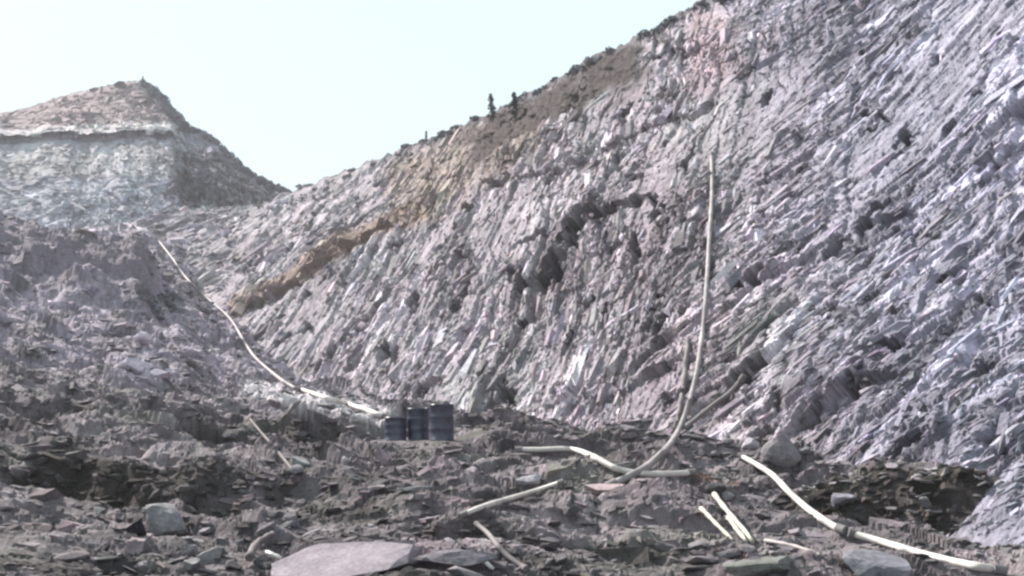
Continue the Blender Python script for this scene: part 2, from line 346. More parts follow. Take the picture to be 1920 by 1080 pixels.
# ================================================================= rubble ground
YT = np.array([2, 6, 9, 12.5, 17, 22.5, 29, 38, 50, 70, 100, 150.])
PT = np.array([-900, -300, 230, 330, 430, 600, 960, 1200, 2600.])
ZT = np.array([
    [-1.6, -1.3, -0.9, -0.3, .6, 2.0, 4, 7, 11, 19, 24, 26],
    [-1.7, -1.6, -1.4, -1.0, -.4, .6, 2, 4, 7.5, 14, 19, 24],
    [-1.7, -1.7, -1.58, -1.42, -1.0, -.45, .5, 1.9, 5.0, 9.9, 20.5, 26],
    [-1.7, -1.7, -1.60, -1.43, -1.05, -.57, .2, 1.3, 4.2, 9.3, 19.2, 26],
    [-1.7, -1.7, -1.62, -1.45, -1.1, -.68, -.1, .75, 2.6, 7.6, 13, 16],
    [-1.7, -1.7, -1.64, -1.45, -1.08, -.66, -.22, .4, 1.45, 3.5, 7, 9],
    [-1.7, -1.7, -1.64, -1.42, -1.0, -.60, -.25, .05, .5, 1, 1, 1],
    [-1.7, -1.7, -1.62, -1.38, -.92, -.55, -.4, -.3, -.2, 0, 0, 0],
    [-1.7, -1.68, -1.55, -1.3, -.85, -.5, -.4, -.3, -.2, 0, 0, 0]])
def ground_base(X, Y):
    Yc = np.maximum(Y, 2.0); pxl = X/np.maximum(Y, 7.0)*F + 960
    jy = np.interp(Yc, YT, np.arange(len(YT))); jx = np.interp(pxl, PT, np.arange(len(PT)))
    iy = np.clip(jy.astype(int), 0, len(YT)-2); ix = np.clip(jx.astype(int), 0, len(PT)-2)
    fy = jy-iy; fx = jx-ix; fx = fx*fx*(3-2*fx)
    z = (ZT[ix, iy]*(1-fy)+ZT[ix, iy+1]*fy)*(1-fx) + (ZT[ix+1, iy]*(1-fy)+ZT[ix+1, iy+1]*fy)*fx
    return z + EYE
# clear pads where the drums stand: X, Y, radius
DR = [(829, 826, 22.5), (785, 824, 23.2), (741, 828, 23.0)]
DRP = [P(a, b, c) for a, b, c in DR]
def ground_z(X, Y, full=False):
    z = ground_base(X, Y)
    pxl = X/np.maximum(Y, 3.0)*F + 960
    amp = np.clip(Y/18, .45, 1.2)
    n = 0.30*fbm(X/3.4, Y/1.9, 201, 2)*np.clip(Y/10, .6, 2)
    wX = X + .5*perlin(X/1.7, Y/1.7, 2); wY = Y + .5*perlin(X/1.7, Y/1.7, 3)
    f1, q1 = facets((wX+.25*wY)/2.4, wY/1.5, 211, 1.2, .1, .5); f2, q2 = facets((wX+.3*wY)/.9, wY/.55, 221, 1.4, .15, .6); f3, q3 = facets((wX-.3*wY)/.33, wY/.24, 231, 1.5, .15, .6)
    f4, q4 = facets((wX+.2*wY)/.13, wY/.10, 241, 1.5, .15, .5)
    n = n + (.26*f1 + .11*f2)*amp; nf = .06*f3*amp + .03*f4
    n = n + .10*fbm((X+.4*Y)/1.1, Y/.42, 255, 3)*amp
    # gentle soil terraces crossing the view
    ter = Y*0.55 + .25*X + .8*perlin(X/4, Y/3, 260); fr = ter-np.floor(ter); n = n + .34*amp*sstep(0, .10, fr)*(1-fr)**1.5*(.5+.8*sstep(-.3, .5, perlin(X/2.5, Y/6, 262)))
    # long hollow on the left, ditch on the right, mound beyond
    zpx = HOR-(z-EYE)/np.maximum(Y, 3)*F
    j1 = pxl + 30*perlin(X/1.3, Y/1.3, 5); j2 = zpx + 12*perlin(X/1.1, Y/1.1, 6)
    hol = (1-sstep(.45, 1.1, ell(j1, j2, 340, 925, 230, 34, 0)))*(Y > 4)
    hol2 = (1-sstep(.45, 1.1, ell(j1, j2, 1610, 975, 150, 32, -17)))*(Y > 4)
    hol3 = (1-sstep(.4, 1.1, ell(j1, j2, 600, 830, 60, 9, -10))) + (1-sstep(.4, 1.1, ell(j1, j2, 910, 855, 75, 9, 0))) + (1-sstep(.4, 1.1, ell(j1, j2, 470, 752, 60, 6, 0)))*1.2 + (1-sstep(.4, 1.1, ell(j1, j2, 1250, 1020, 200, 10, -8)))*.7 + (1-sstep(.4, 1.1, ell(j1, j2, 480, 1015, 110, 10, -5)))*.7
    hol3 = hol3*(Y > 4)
    # two scarps that face down the valley, coloured darker at foot and face
    def scarp(x0, y0, x1, y1, wd, run):
        t = np.clip((X-x0)/(x1-x0), -1, 2); yl = y0+(y1-y0)*t + .35*perlin(X/1.1, Y/9, 270) + .05*perlin(X/.6, Y/5, 271); e = sstep(-.2, .2, t)*(1-sstep(.55, 1.15, t + .12*perlin(X/.7, Y/.7, 272)))
        return e*(sstep(-run, -.7, Y-yl)*(1-sstep(-.7, .15, Y-yl))), e*sstep(-.75, .1, Y-yl)*(1-sstep(.2, 3.2, Y-yl)), e*sstep(-run*.6, -.4, Y-yl)*(1-sstep(.0, .25, Y-yl))
    sA = scarp(-10.5, 15.6, -3.0, 15.0, 0, 3.0); sB = scarp(3.9, 13.6, 7.6, 10.7, 0, 2.4); sC = scarp(-6.2, 22.5, -4.1, 21.6, 0, 2); sD = scarp(-1.2, 11.6, 3.4, 10.6, 0, 1.2)
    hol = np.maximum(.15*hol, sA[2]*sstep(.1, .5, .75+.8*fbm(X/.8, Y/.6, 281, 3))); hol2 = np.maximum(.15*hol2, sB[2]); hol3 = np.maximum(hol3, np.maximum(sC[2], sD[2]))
    rag = .55+.9*perlin(X/.9, Y/.9, 280)
    n = n*(1-.75*(1-sstep(.8, 1.6, np.hypot((X+2.35)/1.4, (Y-21.6)/1.8))))
    n = n + nf*(1-.85*np.clip(sA[2]+sB[2]+sC[2]+sD[2], 0, 1))
    n = n - (.62*sA[0] - .34*sA[1])*np.clip(rag+.3, .3, 1.3) - .45*sB[0] + .32*sB[1] - .2*sC[0] + .3*sC[1] - .12*sD[0] + .16*sD[1]
    n = n - .25*hol3
    m = (1-sstep(250, 318, pxl + 14*perlin(X/2, Y/2, 7)))*sstep(49, 60, Y+2*perlin(X/3,Y/3,77))*(1-sstep(66, 90, Y))*3.7
    pad = 0
    for p in DRP:
        pad = np.maximum(pad, 1-sstep(.45, 1.1, np.hypot(X-p[0], Y-p[1])))
    zz = z + n + m
    if np.any(pad > 0):
        tz = DRP[0][2]
        for p in DRP[1:]: tz = np.where(np.hypot(X-p[0], Y-p[1]) < .5, p[2], tz)
        zz = zz*(1-pad) + tz*pad
    if full: return zz, hol, hol2, hol3, m, (q1, q2, q3, q4), pxl, zpx
    return zz
NX, NY = 860, 760
gy = np.concatenate([np.linspace(-12, 6.5, 60, endpoint=False), np.exp(np.linspace(np.log(6.5), np.log(140), NY-60))])
ga = np.concatenate([np.linspace(-1.9, -.64, 60, endpoint=False), np.linspace(-.64, .66, NX-100), np.linspace(.66, 2.2, 41)[1:]])
GY, GA = np.meshgrid(gy, ga); GX = GA*np.maximum(GY, 0) + GA*np.clip(9-np.maximum(GY, 0), 0, 99)*1.0
zz, hol, hol2, hol3, mnd, qs, pxl, zpx = ground_z(GX, GY, True)
GG = np.stack([GX, GY, zz], -1)
gx_, gr_ = to_px(GG)
gc = np.zeros(GG.shape) + np.array([0.188, 0.164, 0.174])
tn = .45*(qs[0]-.5) + .5*(qs[1]-.5) + .5*(qs[2]-.5) + .3*(qs[3]-.5) + .45*fbm(GX/1.5, GY/1.0, 300, 4) + .25*fbm(GX/6, GY/5, 305, 3)
gc = lerp(gc, (.15, .15, .13), .6*sstep(0, .7, fbm(GX/2.5, GY/2, 310, 3)))
gc = lerp(gc, (.21, .165, .185), .55*sstep(0, .7, fbm(GX/2.2, GY/2+8, 320, 3)))
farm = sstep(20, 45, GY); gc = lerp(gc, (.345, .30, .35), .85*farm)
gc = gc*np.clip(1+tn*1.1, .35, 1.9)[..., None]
wh = sstep(.45, .75, perlin(GX*1.1, GY*1.1, 330))*sstep(.3, .8, qs[2]); gc = lerp(gc, (.45, .42, .44), .45*wh)
pb = 1-sstep(.5, 1.1, ell(gx_ + 20*perlin(GX/3, GY/3, 9), gr_, 265, 690, 60, 34, 0)); gc = lerp(gc, (.62, .55, .62), .7*pb*sstep(.4, .6, qs[2]))
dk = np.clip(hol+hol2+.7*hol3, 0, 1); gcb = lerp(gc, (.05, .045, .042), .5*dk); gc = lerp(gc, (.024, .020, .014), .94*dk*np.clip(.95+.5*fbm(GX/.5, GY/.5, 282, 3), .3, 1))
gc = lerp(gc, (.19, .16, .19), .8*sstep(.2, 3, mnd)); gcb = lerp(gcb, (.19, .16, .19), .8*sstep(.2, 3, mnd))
# brown rusty soil patch and pale trodden strip
rp = 1-sstep(.4, 1.1, ell(pxl, zpx, 1345, 912, 50, 16, -8)); gc = lerp(gc, (.20, .11, .09), .8*rp)
tr = (1-sstep(9, 24, seg_dist(gx_, gr_ + 3*perlin(GX/2, GY/2, 10), [(470, 728), (560, 745), (650, 760), (735, 785)])[0])); gc = lerp(gc, (.80, .74, .76), .85*tr)
gn = grid_normals(GG); gn *= np.sign(gn[..., 2:3]+1e-9); gn = gn*.4 + np.array([0, 0, .6]); gn /= np.linalg.norm(gn, axis=-1, keepdims=True)
a_ = np.abs(np.gradient(gx_, axis=0)*np.gradient(gr_, axis=1) - np.gradient(gr_, axis=0)*np.gradient(gx_, axis=1))
okm = (gx_ > -80) & (gx_ < 2000) & (gr_ > 380) & (gr_ < 1140) & (GY > 4) & (GY < 100)
for p in DRP: okm &= np.hypot(GX-p[0], GY-p[1]) > .6
ii, jj = np.nonzero(okm); pr = np.minimum(a_[ii, jj], 30)+.3; pr /= pr.sum(); parts_ = []
for cnt, lo, hi, ar, hh in ((50, 40, 80, (1.5, 3), .08), (500, 16, 34, (1.6, 3.5), .14), (3500, 7, 15, (1.6, 3.5), .18), (9000, 3, 7.5, (1.2, 3), .28)):
    pk_ = rng.choice(len(ii), cnt, p=pr); i_, j_ = ii[pk_], jj[pk_]; kp = (lo < 10) | (GY[i_, j_] < 26); i_, j_ = i_[kp], j_[kp]; n_ = len(i_)
    ww = rng.uniform(lo, hi, n_)*GY[i_, j_]/F; ll = ww*rng.uniform(*ar, n_)
    parts_.append(blocks(GG, gn, gcb if lo < 10 else gc, i_, j_, rng.normal(-.15, .55, n_), ww, ll, ww*hh*rng.uniform(.2, 1.3, n_), rng, .18, .22, True))
dkm = okm & (dk > .3) & (GY < 30); ii, jj = np.nonzero(dkm); pk_ = rng.choice(len(ii), 1500); i_, j_ = ii[pk_], jj[pk_]; ww = rng.uniform(4, 18, 1500)*GY[i_, j_]/F
gn2 = gn*.3 + np.array([0, -.6, .3]); gn2 /= np.linalg.norm(gn2, axis=-1, keepdims=True)
parts_.append(blocks(GG, gn2, lerp(gc, (.07, .06, .055), np.full(GY.shape, .25)), i_, j_, rng.normal(-.1, .4, 1500), ww, ww*rng.uniform(1.2, 3, 1500), ww*.3, rng, .3, .35, True))
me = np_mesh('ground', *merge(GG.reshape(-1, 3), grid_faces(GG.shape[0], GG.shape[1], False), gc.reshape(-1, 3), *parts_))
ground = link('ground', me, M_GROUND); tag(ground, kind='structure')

# ================================================================= hill on the left, far
crest = [(-900, 120, 175), (-500, 185, 175), (-200, 205, 172), (0, 212, 170), (120, 180, 170), (225, 156, 168), (268, 152, 168), (300, 172, 168), (328, 214, 166), (350, 236, 165), (400, 262, 162), (450, 312, 158), (500, 343, 155), (548, 362, 152), (620, 400, 150), (760, 470, 150)]
cr3 = [P(*c) for c in crest]
NUH, NVH = 620, 420
uh = np.concatenate([np.linspace(0, 4, 80, endpoint=False), np.linspace(4, 15, NUH-80)])
CR3 = crom(cr3, uh); cpx = CR3[:, 0]/CR3[:, 1]*F+960; crow = HOR-(CR3[:, 2]-EYE)/CR3[:, 1]*F
vh = np.concatenate([np.linspace(0, 1, NVH-40), 1+np.linspace(0, 1, 41)[1:]])
bench_top = np.interp(cpx, [-900, 225, 370, 400, 800], [268, 246, 236, 240, 300])
bench_on = 1-sstep(310, 372, cpx)
rows = np.zeros((NUH, len(vh))); Ys = np.zeros_like(rows)
for i in range(NUH):
    c = crow[i]; b = bench_top[i]; k = bench_on[i]; yb = CR3[i, 1]
    k *= float(sstep(0, 30, b-c)); b += 2.5*math.sin(cpx[i]*.045)+1.5*math.sin(cpx[i]*.13)
    # v knots: 0 foot, .35 apron, .60 wall foot, .62/.70 undercut band, .71 lip, .76 bench back, 1 crest
    kv = [0, .25, .50, .615, .62, .66, .665, .72, 1.0]
    r_step = [500, 430, b+80, b+19, b+16, b+5, b+1, b-10, c]; y_step = [104, 118, 131, 141, 142, 142.3, 141.3, 149, yb]
    r_lin = [500 + (c-500)*q for q in kv]; y_lin = [104 + (yb-104)*q for q in kv]
    rr = [p*k+q*(1-k) for p, q in zip(r_step, r_lin)]; yy = [p*k+q*(1-k) for p, q in zip(y_step, y_lin)]
    rows[i] = np.interp(np.minimum(vh, 1), kv, rr); Ys[i] = np.interp(np.minimum(vh, 1), kv, yy)
ov = np.maximum(vh-1, 0)[None]
HG = np.stack([(cpx[:, None]-960)/F*Ys, Ys, EYE + (HOR-rows)/F*Ys], -1)
HG[..., 0] = np.where(vh[None] > 1, CR3[:, None, 0], HG[..., 0])
HG[..., 1] += ov*60; HG[..., 2] -= ov*30*ov + ov*6
hs = cpx[:, None]/11*np.ones_like(HG[..., 0]); ht = vh[None]*60*np.ones_like(hs)
hx, hy = to_px(HG)
hn = np.array([0.25, -.8, .55])
kn = 1-sstep(.35, 1.2, ell(hx+22*fbm(hs/3, ht/4, 9, 3), hy+14*fbm(hs/3, ht/4, 19, 3), 420, 345, 105, 42, -22))
kn2 = 1-sstep(.4, 1.1, ell(hx+22*fbm(hs/3, ht/4, 9, 3), hy+14*fbm(hs/3, ht/4, 19, 3), 350, 360, 45, 40, 0))
hs2 = hs + 1.2*fbm(hs/3, ht/3, 460, 3); ht2 = ht + 1.2*fbm(hs/3, ht/3, 470, 3)
f1, q1 = facets((hs2+.4*ht2)/5, ht2/5, 401, 1.3, .3, .1); f2, q2 = facets((hs2+.3*ht2)/1.8, ht2/2.0, 411, 1.4, .2, .1); f3, q3 = facets(hs2/.7, ht2/.7, 421, 1.4, .15, .2)
rough_h = .55 + 1.1*np.maximum(kn, kn2) + .4*sstep(330, 400, hy)
DH = (.7*f1 + .5*f2 + .3*f3)*rough_h + 2.5*kn + 1.2*fbm(hs/12, ht/12, 430, 3)*(1-bench_on[:, None]*.7)
stepz = np.exp(-((vh-.65)/.07)**2)[None]*bench_on[:, None]
DH = DH*(1-.5*stepz)*(1-.8*np.exp(-((np.minimum(vh, 1)-1)/.03)**2))[None]
HG = HG + hn*DH[..., None]
HG[..., 2] += .5*np.abs(fbm(hs/1.2, ht/3, 440, 4))*sstep(.97, 1, vh)[None]
hc = np.zeros(HG.shape) + np.array([.33, .325, .35])
up = (1-sstep(-6, 6, hy-(bench_top[:, None]-10)))*sstep(-60, 30, -hx+380)
hc = lerp(hc, (.29, .215, .22), .9*up)
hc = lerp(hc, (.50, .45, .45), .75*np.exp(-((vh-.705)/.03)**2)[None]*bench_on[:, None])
pale = sstep(318, 345, hy+8*perlin(hs, ht, 5))*(1-sstep(290, 340, hx)); hc = lerp(hc, (.43, .43, .48), .85*pale)
mid_ = sstep(266, 274, hy)*(1-sstep(320, 345, hy))*(1-sstep(340, 390, hx)); hc = lerp(hc, (.40, .385, .405), .85*mid_)
hc = lerp(hc, (.20, .18, .205), .85*np.maximum(kn, kn2))
ridge = 1-sstep(6, 30, seg_dist(hx, hy, [(262, 140), (300, 175), (345, 235), (400, 262), (450, 312), (540, 358)])[0] + 14*perlin(hs, ht, 6)); hc = lerp(hc, (.22, .225, .25), .7*ridge)
cut_band = ((vh > .617) & (vh < .664))[None]*bench_on[:, None]; hc = lerp(hc, (.17, .15, .165), .7*cut_band*(.85+.5*perlin(hs/2, ht/2, 461)))  # undercut band of the bench step, coloured darker
tn = .35*(q1-.5)+.4*(q2-.5)+.3*(q3-.5)+.25*fbm(hs/3, ht/3, 450, 4)
hc = hc*np.clip(np.exp(tn*1.1), .4, 2)[..., None]
hN = np.zeros_like(HG) + hn/np.linalg.norm(hn)
hx, hy = to_px(HG); okm = (hx > -60) & (hx < 620) & (vh[None] < .985) & (vh[None] > .05); ii, jj = np.nonzero(okm); parts_ = []
for cnt, lo, hi in ((60, 10, 20), (1300, 5, 11), (4500, 2.2, 5.5)):
    pk_ = rng.choice(len(ii), cnt); i_, j_ = ii[pk_], jj[pk_]; n_ = cnt
    ww = rng.uniform(lo, hi, n_)*HG[i_, j_, 1]/F; ll = ww*rng.uniform(1.3, 3, n_)
    parts_.append(blocks(HG, hN, hc, i_, j_, rng.normal(.6, 1.5, n_), ww, ll, ww*.28*rng.uniform(.2, 1.2, n_)*np.clip(rough_h[i_, j_], .3, 1.2)*(1-.8*stepz[i_, j_]), rng, .35, .28))
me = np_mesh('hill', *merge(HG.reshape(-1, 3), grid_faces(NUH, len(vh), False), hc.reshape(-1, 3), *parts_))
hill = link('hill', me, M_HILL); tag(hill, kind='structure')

# wide land sheet to the horizon, below everything
bm = bmesh.new(); bmesh.ops.create_grid(bm, x_segments=60, y_segments=60, size=2500)
for v in bm.verts: v.co.z = -3.5 + 2*math.sin(v.co.x*.004)*math.cos(v.co.y*.005)*(1 if v.co.length > 300 else 0)
me = bpy.data.meshes.new('terrain'); bm.to_mesh(me); bm.free()
tag(link('terrain', me, plain_mat('far_land', (.20, .19, .19), .95, .25, .02)), kind='structure')

# ================================================================= ray casting onto what is built
def bvh_of(o):
    me = o.data; n = len(me.vertices); co = np.empty(n*3, np.float32); me.vertices.foreach_get('co', co)
    fl = np.empty(len(me.polygons)*4, np.int32); me.polygons.foreach_get('vertices', fl)
    return BVHTree.FromPolygons(co.reshape(-1, 3).tolist(), fl.reshape(-1, 4).tolist())
BV = {'cliff': bvh_of(cliff), 'ground': bvh_of(ground), 'hill': bvh_of(hill)}
EYEV = Vector((0, 0, EYE))
def cast(px, py, which=('cliff', 'ground', 'hill')):
    d = Vector(((px-960)/F, 1, (HOR-py)/F)).normalized(); best = None
    for k in which:
        h = BV[k].ray_cast(EYEV, d)
        if h[0] is not None and (best is None or h[3] < best[3]): best = (h[0], h[1], k, h[3])
    return best
def gdown(x, y):
    h = BV['ground'].ray_cast(Vector((x, y, 80)), Vector((0, 0, -1)))
    return h

# ================================================================= tubes: hoses, cables, sticks
def tube_mesh(name, pts, r, n=10, rj=0.0, taper=1.0):
    bm = bmesh.new(); rings = []
    for i, p in enumerate(pts):
        t = (pts[min(i+1, len(pts)-1)] - pts[max(i-1, 0)]).normalized()
        a = t.cross(Vector((0.13, 0.2, 1))).normalized(); b = t.cross(a)
        rr = r*(1+(taper-1)*i/(len(pts)-1))*(1+rj*math.sin(i*2.1)*.5)
        rings.append([bm.verts.new(p + a*math.cos(2*math.pi*k/n)*rr + b*math.sin(2*math.pi*k/n)*rr) for k in range(n)])
    for A, B in zip(rings, rings[1:]):
        for k in range(n): bm.faces.new((A[k], A[(k+1) % n], B[(k+1) % n], B[k])).smooth = True
    bm.faces.new(rings[0][::-1]); bm.faces.new(rings[-1])
    bmesh.ops.recalc_face_normals(bm, faces=bm.faces)
    me = bpy.data.meshes.new(name); bm.to_mesh(me); bm.free(); return me
HPIX = []
def lay(pix, r, lift=1.5, which=('cliff', 'ground', 'hill'), smooth=4, step=4):
    """points of a cable lying along a run of pixels, just clear of the rock it crosses"""
    q = []
    for (x0, y0), (x1, y1) in zip(pix[:-1], pix[1:]): q.append((x0, y0))
    q.append(pix[-1]); q = np.array(q, float)
    L = np.hypot(*np.diff(q, axis=0).T).sum(); n = max(6, int(L/step))
    c = crom(q, np.linspace(0, len(q)-1, n))
    HPIX.extend((x, y) for x, y in c[::3])
    hits = [cast(x, y, which) for x, y in c]
    dy = np.array([h[0].y if h else np.nan for h in hits]); ok = ~np.isnan(dy); dy = np.interp(np.arange(n), np.arange(n)[ok], dy[ok])
    s = dy.copy()
    for _ in range(smooth):
        s = np.minimum(s, dy); e = np.concatenate([[s[0]], s, [s[-1]]]); s = (e[:-2]+e[1:-1]*2+e[2:])/4
    s = np.minimum(s, dy)*1.0 - r*lift*1.5
    return [Vector(P(x, y, yy)) for (x, y), yy in zip(c, s)]
def hose(name, pix, r, m, label, cat, group=None, coupling=True, **k):
    pts = lay(pix, r, **k)
    root = empty(name, pts[-1]); tag(root, label, cat, group)
    me = tube_mesh('tube', [p-pts[-1] for p in pts], r); link('tube', me, m, root)
    if coupling:
        for a, b in ((0, 1), (-1, -2)):
            p = pts[a]-pts[-1]; d = (pts[b]-pts[a]).normalized()
            link('coupling', tube_mesh('coupling', [p-d*r*.5, p-d*r*.4, p+d*r*2.2, p+d*r*2.4], r*1.28), M_HOSE_D, root)
    return root
hose('hose', [(1334, 288), (1335, 360), (1330, 450), (1326, 520), (1320, 600), (1308, 690), (1296, 740), (1280, 790), (1255, 835), (1215, 873), (1180, 893), (1140, 912)], .062, M_HOSE,
     'long pale hose hanging down the steep rock face onto the rubble', 'hose', smooth=30, step=4)
hose('hose', [(1290, 640), (1284, 700), (1276, 760), (1268, 800)], .06, M_HOSE_D, 'short dusty hose beside the foot of the long hanging hose', 'hose', smooth=6)
hose('hose', [(1395, 705), (1370, 735), (1330, 765), (1288, 800)], .055, M_HOSE_D, 'thin dusty hose slanting down the rock to meet the long hanging hose', 'hose', smooth=6)
hose('hose', [(968, 843), (1010, 843), (1070, 842), (1110, 855), (1165, 882), (1230, 889), (1300, 886)], .050, M_HOSE_W, 'white hose lying in a shallow curve across the rubble, crossed by the hanging hose', 'hose', which=('ground',), smooth=60)
hose('hose', [(866, 966), (905, 950), (950, 936), (1000, 921), (1055, 903)], .034, M_HOSE_W, 'thin pale hose lying straight and slanting over dark rubble', 'hose', which=('ground',), smooth=120)
hose('hose', [(893, 982), (915, 1000), (935, 1025), (955, 1045), (985, 1066)], .028, M_HOSE_D, 'dull thin hose running down over the stones from the end of the pale straight hose', 'hose', which=('ground',), smooth=60)
hose('hose', [(1388, 854), (1420, 872), (1450, 892), (1485, 928), (1520, 958), (1560, 985), (1583, 994)], .046, M_HOSE_W, 'thick bright white hose sagging over the dark ditch below the cliff', 'hose', which=('cliff', 'ground'), smooth=60)
hose('hose', [(1594, 999), (1640, 1012), (1700, 1030), (1780, 1052), (1880, 1070)], .043, M_HOSE_W, 'straight length of white hose continuing past the lower end of the sagging one', 'hose', which=('ground',), smooth=80)
hose('cable', [(298, 452), (325, 487), (350, 522), (390, 560), (430, 596), (455, 635), (480, 672), (530, 714), (560, 730)], .085, M_HOSE, 'pale cable running down the valley crease below the terraced hill', 'cable', smooth=14, step=5, lift=2.2)
hose('cable', [(560, 728), (600, 742), (660, 760), (728, 784)], .085, M_HOSE_W, 'pale cable end lying on the light strip of earth that leads to the drums', 'cable', smooth=14, which=('ground', 'cliff'))
0 and hose('cable', [(1482, 170), (1492, 215), (1508, 262), (1530, 300)], .05, M_HOSE_D, 'faint dusty cable end high up on the bluish rock face', 'cable', smooth=8)

def stick(name, a, b, r, m, label, cat, group=None, which=('ground',), lift=1.2, knob=True):
    ha = cast(*a, which); hb = cast(*b, which); pa = ha[0]; pb = hb[0]
    pts = []
    nrm = Vector((0, -.25, 1)).normalized()
    sidev = (pb-pa).cross(nrm).normalized()
    for i in range(13):
        t = i/12; p = pa.lerp(pb, t) + nrm*r*lift + sidev*math.sin(t*5+a[0])*r*.5 + nrm*math.sin(t*3.1)*r*.8
        pts.append(p)
    o = pts[0].copy()
    ob = link(name, tube_mesh(name, [p-o for p in pts], r, 8, .35, .7), m); ob.location = o
    tag(ob, label, cat, group); return ob
stick('timber_pole', (1338, 932), (1408, 1022), .036, M_TIMBER, 'longest of three bleached poles lying side by side on the rubble', 'pole')
stick('timber_pole', (1362, 975), (1398, 1020), .032, M_TIMBER, 'short bleached pole between two others on the rubble', 'pole')
stick('timber_pole', (1312, 958), (1372, 1018), .030, M_TIMBER, 'bleached pole on the side of the three nearest the drums', 'pole')
stick('timber_offcut', (495, 1052), (527, 1062), .030, M_HOSE_W, 'small white offcut of timber on the stones beside a dark stump', 'offcut', lift=3.0)
stick('timber_offcut', (903, 1070), (925, 1084), .028, M_HOSE_W, 'white offcut at the near edge of the rubble below the thin hoses', 'offcut', lift=3.5)
stick('branch', (468, 1062), (508, 1015), .045, M_TIMBER_D, 'dark weathered branch poking up out of the rubble', 'branch', lift=2.0)
stick('branch', (1435, 1018), (1540, 1046), .022, M_HOSE, 'knobbly pale branch lying flat beyond the near end of the poles', 'branch', lift=1.5)
stick('branch', (560, 905), (470, 790), .030, M_TIMBER_D, 'long thin grey branch lying up the gravel bank', 'branch', lift=2.0)

# ================================================================= drums
def lathe(prof, n=40, cap=True):
    bm = bmesh.new(); rings = []
    for r, z in prof: rings.append([bm.verts.new((r*math.cos(2*math.pi*k/n), r*math.sin(2*math.pi*k/n), z)) for k in range(n)])
    for A, B in zip(rings, rings[1:]):
        for k in range(n): bm.faces.new((A[k], A[(k+1) % n], B[(k+1) % n], B[k])).smooth = True
    if cap: bm.faces.new(rings[0][::-1]); bm.faces.new(rings[-1])
    return bm
def drum(loc, h, r, label, tilt=(0, 0), mat=M_DRUM):
    root = empty('drum', loc, random.random()*6); root.rotation_euler.x = tilt[0]; root.rotation_euler.y = tilt[1]
    tag(root, label, 'drum', 'drums standing together on the rubble')
    pr = [(r*.97, 0), (r*1.02, .0), (r*1.02, .025), (r, .03)]
    for z0 in (h*.33, h*.66):
        pr += [(r, z0-.025), (r*1.018, z0-.01), (r*1.018, z0+.01), (r, z0+.025)]
    pr += [(r, h-.03), (r*1.02, h-.025)]
    bm = lathe(pr)
    for v in bm.verts:                                                       # dents
        a = math.atan2(v.co.y, v.co.x); q = 1-.035*math.exp(-((a-1)/.5)**2-((v.co.z-h*.5)/.15)**2)-.03*math.exp(-((a+2)/.4)**2-((v.co.z-h*.75)/.1)**2)
        v.co.x *= q; v.co.y *= q
    me = bpy.data.meshes.new('shell'); bm.to_mesh(me); bm.free(); link('shell', me, mat, root)
    bm = lathe([(r*1.03, h-.025), (r*1.03, h), (r*.985, h), (r*.97, h-.02)], cap=False)
    me = bpy.data.meshes.new('rim'); bm.to_mesh(me); bm.free(); link('rim', me, M_DRUM, root)
    bm = lathe([(r*.97, h-.022), (r*.5, h-.018)])
    me = bpy.data.meshes.new('lid'); bm.to_mesh(me); bm.free(); lid = link('lid', me, M_DRUM_D, root)
    bm = lathe([(.035, h-.018), (.035, h), (.02, h+.004)], 12); bmesh.ops.translate(bm, verts=bm.verts, vec=(r*.65, 0, 0))
    me = bpy.data.meshes.new('bung'); bm.to_mesh(me); bm.free(); link('bung', me, M_HOSE_D, lid)
    return root
drum(DRP[0], .89, .295, 'tallest and brightest grey steel drum, at the end of the row nearest the rock face', (0, R(1.5)))
drum(DRP[1], .80, .27, 'dark grey steel drum in the middle of the three', (0, R(-1.5)))
drum(DRP[2], .60, .275, 'lowest, dullest drum of the three, beside the light strip of earth', (R(3), R(-4)))

# ================================================================= stones
def rock_proto(seed, sub=2, flat=.6, cuts=9):
    rr = random.Random(seed); bm = bmesh.new(); bmesh.ops.create_icosphere(bm, subdivisions=sub, radius=1)
    pl = []
    for _ in range(cuts):
        n = Vector((rr.gauss(0, 1), rr.gauss(0, 1), rr.gauss(0, 1))).normalized(); pl.append((n, rr.uniform(.38, .75)))
    for v in bm.verts:
        for n, dd in pl:
            k = v.co.dot(n)
            if k > dd: v.co -= n*(k-dd)
        v.co *= 1 + rr.uniform(-.03, .03)
    for v in bm.verts: v.co.z *= flat; v.co.y *= rr.choice((1, 1))
    V = np.array([v.co[:] for v in bm.verts]); bm.verts.index_update(); Fc = np.array([[v.index for v in f.verts] for f in bm.faces]); bm.free(); return V, Fc
def rotm(rx, ry, rz): return np.array(Matrix.Rotation(rz, 3, 'Z') @ Matrix.Rotation(ry, 3, 'Y') @ Matrix.Rotation(rx, 3, 'X'))
protos = [rock_proto(i, 1, random.uniform(.18, .45), 6) for i in range(10)]
def scatter(name, pts, m):
    VV, FF, CC = [], [], []; off = 0
    for (x, y, z, s, c) in pts:
        V, Fc = protos[random.randrange(len(protos))]
        A = rotm(random.gauss(0, .25), random.gauss(0, .25), random.gauss(.1, .45)) * (s*np.array([random.uniform(1, 1.9), random.uniform(.7, 1.2), 1]))
        VV.append(V @ A.T + np.array([x, y, z + s*.08])); FF.append(Fc+off); off += len(V); CC.append(np.repeat(np.array(c)[None], len(V), 0))
    me = np_mesh(name, np.concatenate(VV), np.concatenate(FF), np.concatenate(CC)); return link(name, me, m)
def stone_col():
    g = min(max(random.gauss(.185, .07), .06), .5); t = random.random()
    tint = (1.0, .93, 1.0) if t < .6 else ((1.05, .92, .98) if t < .8 else (.98, .97, .98))
    return (g*tint[0], g*tint[1], g*tint[2])
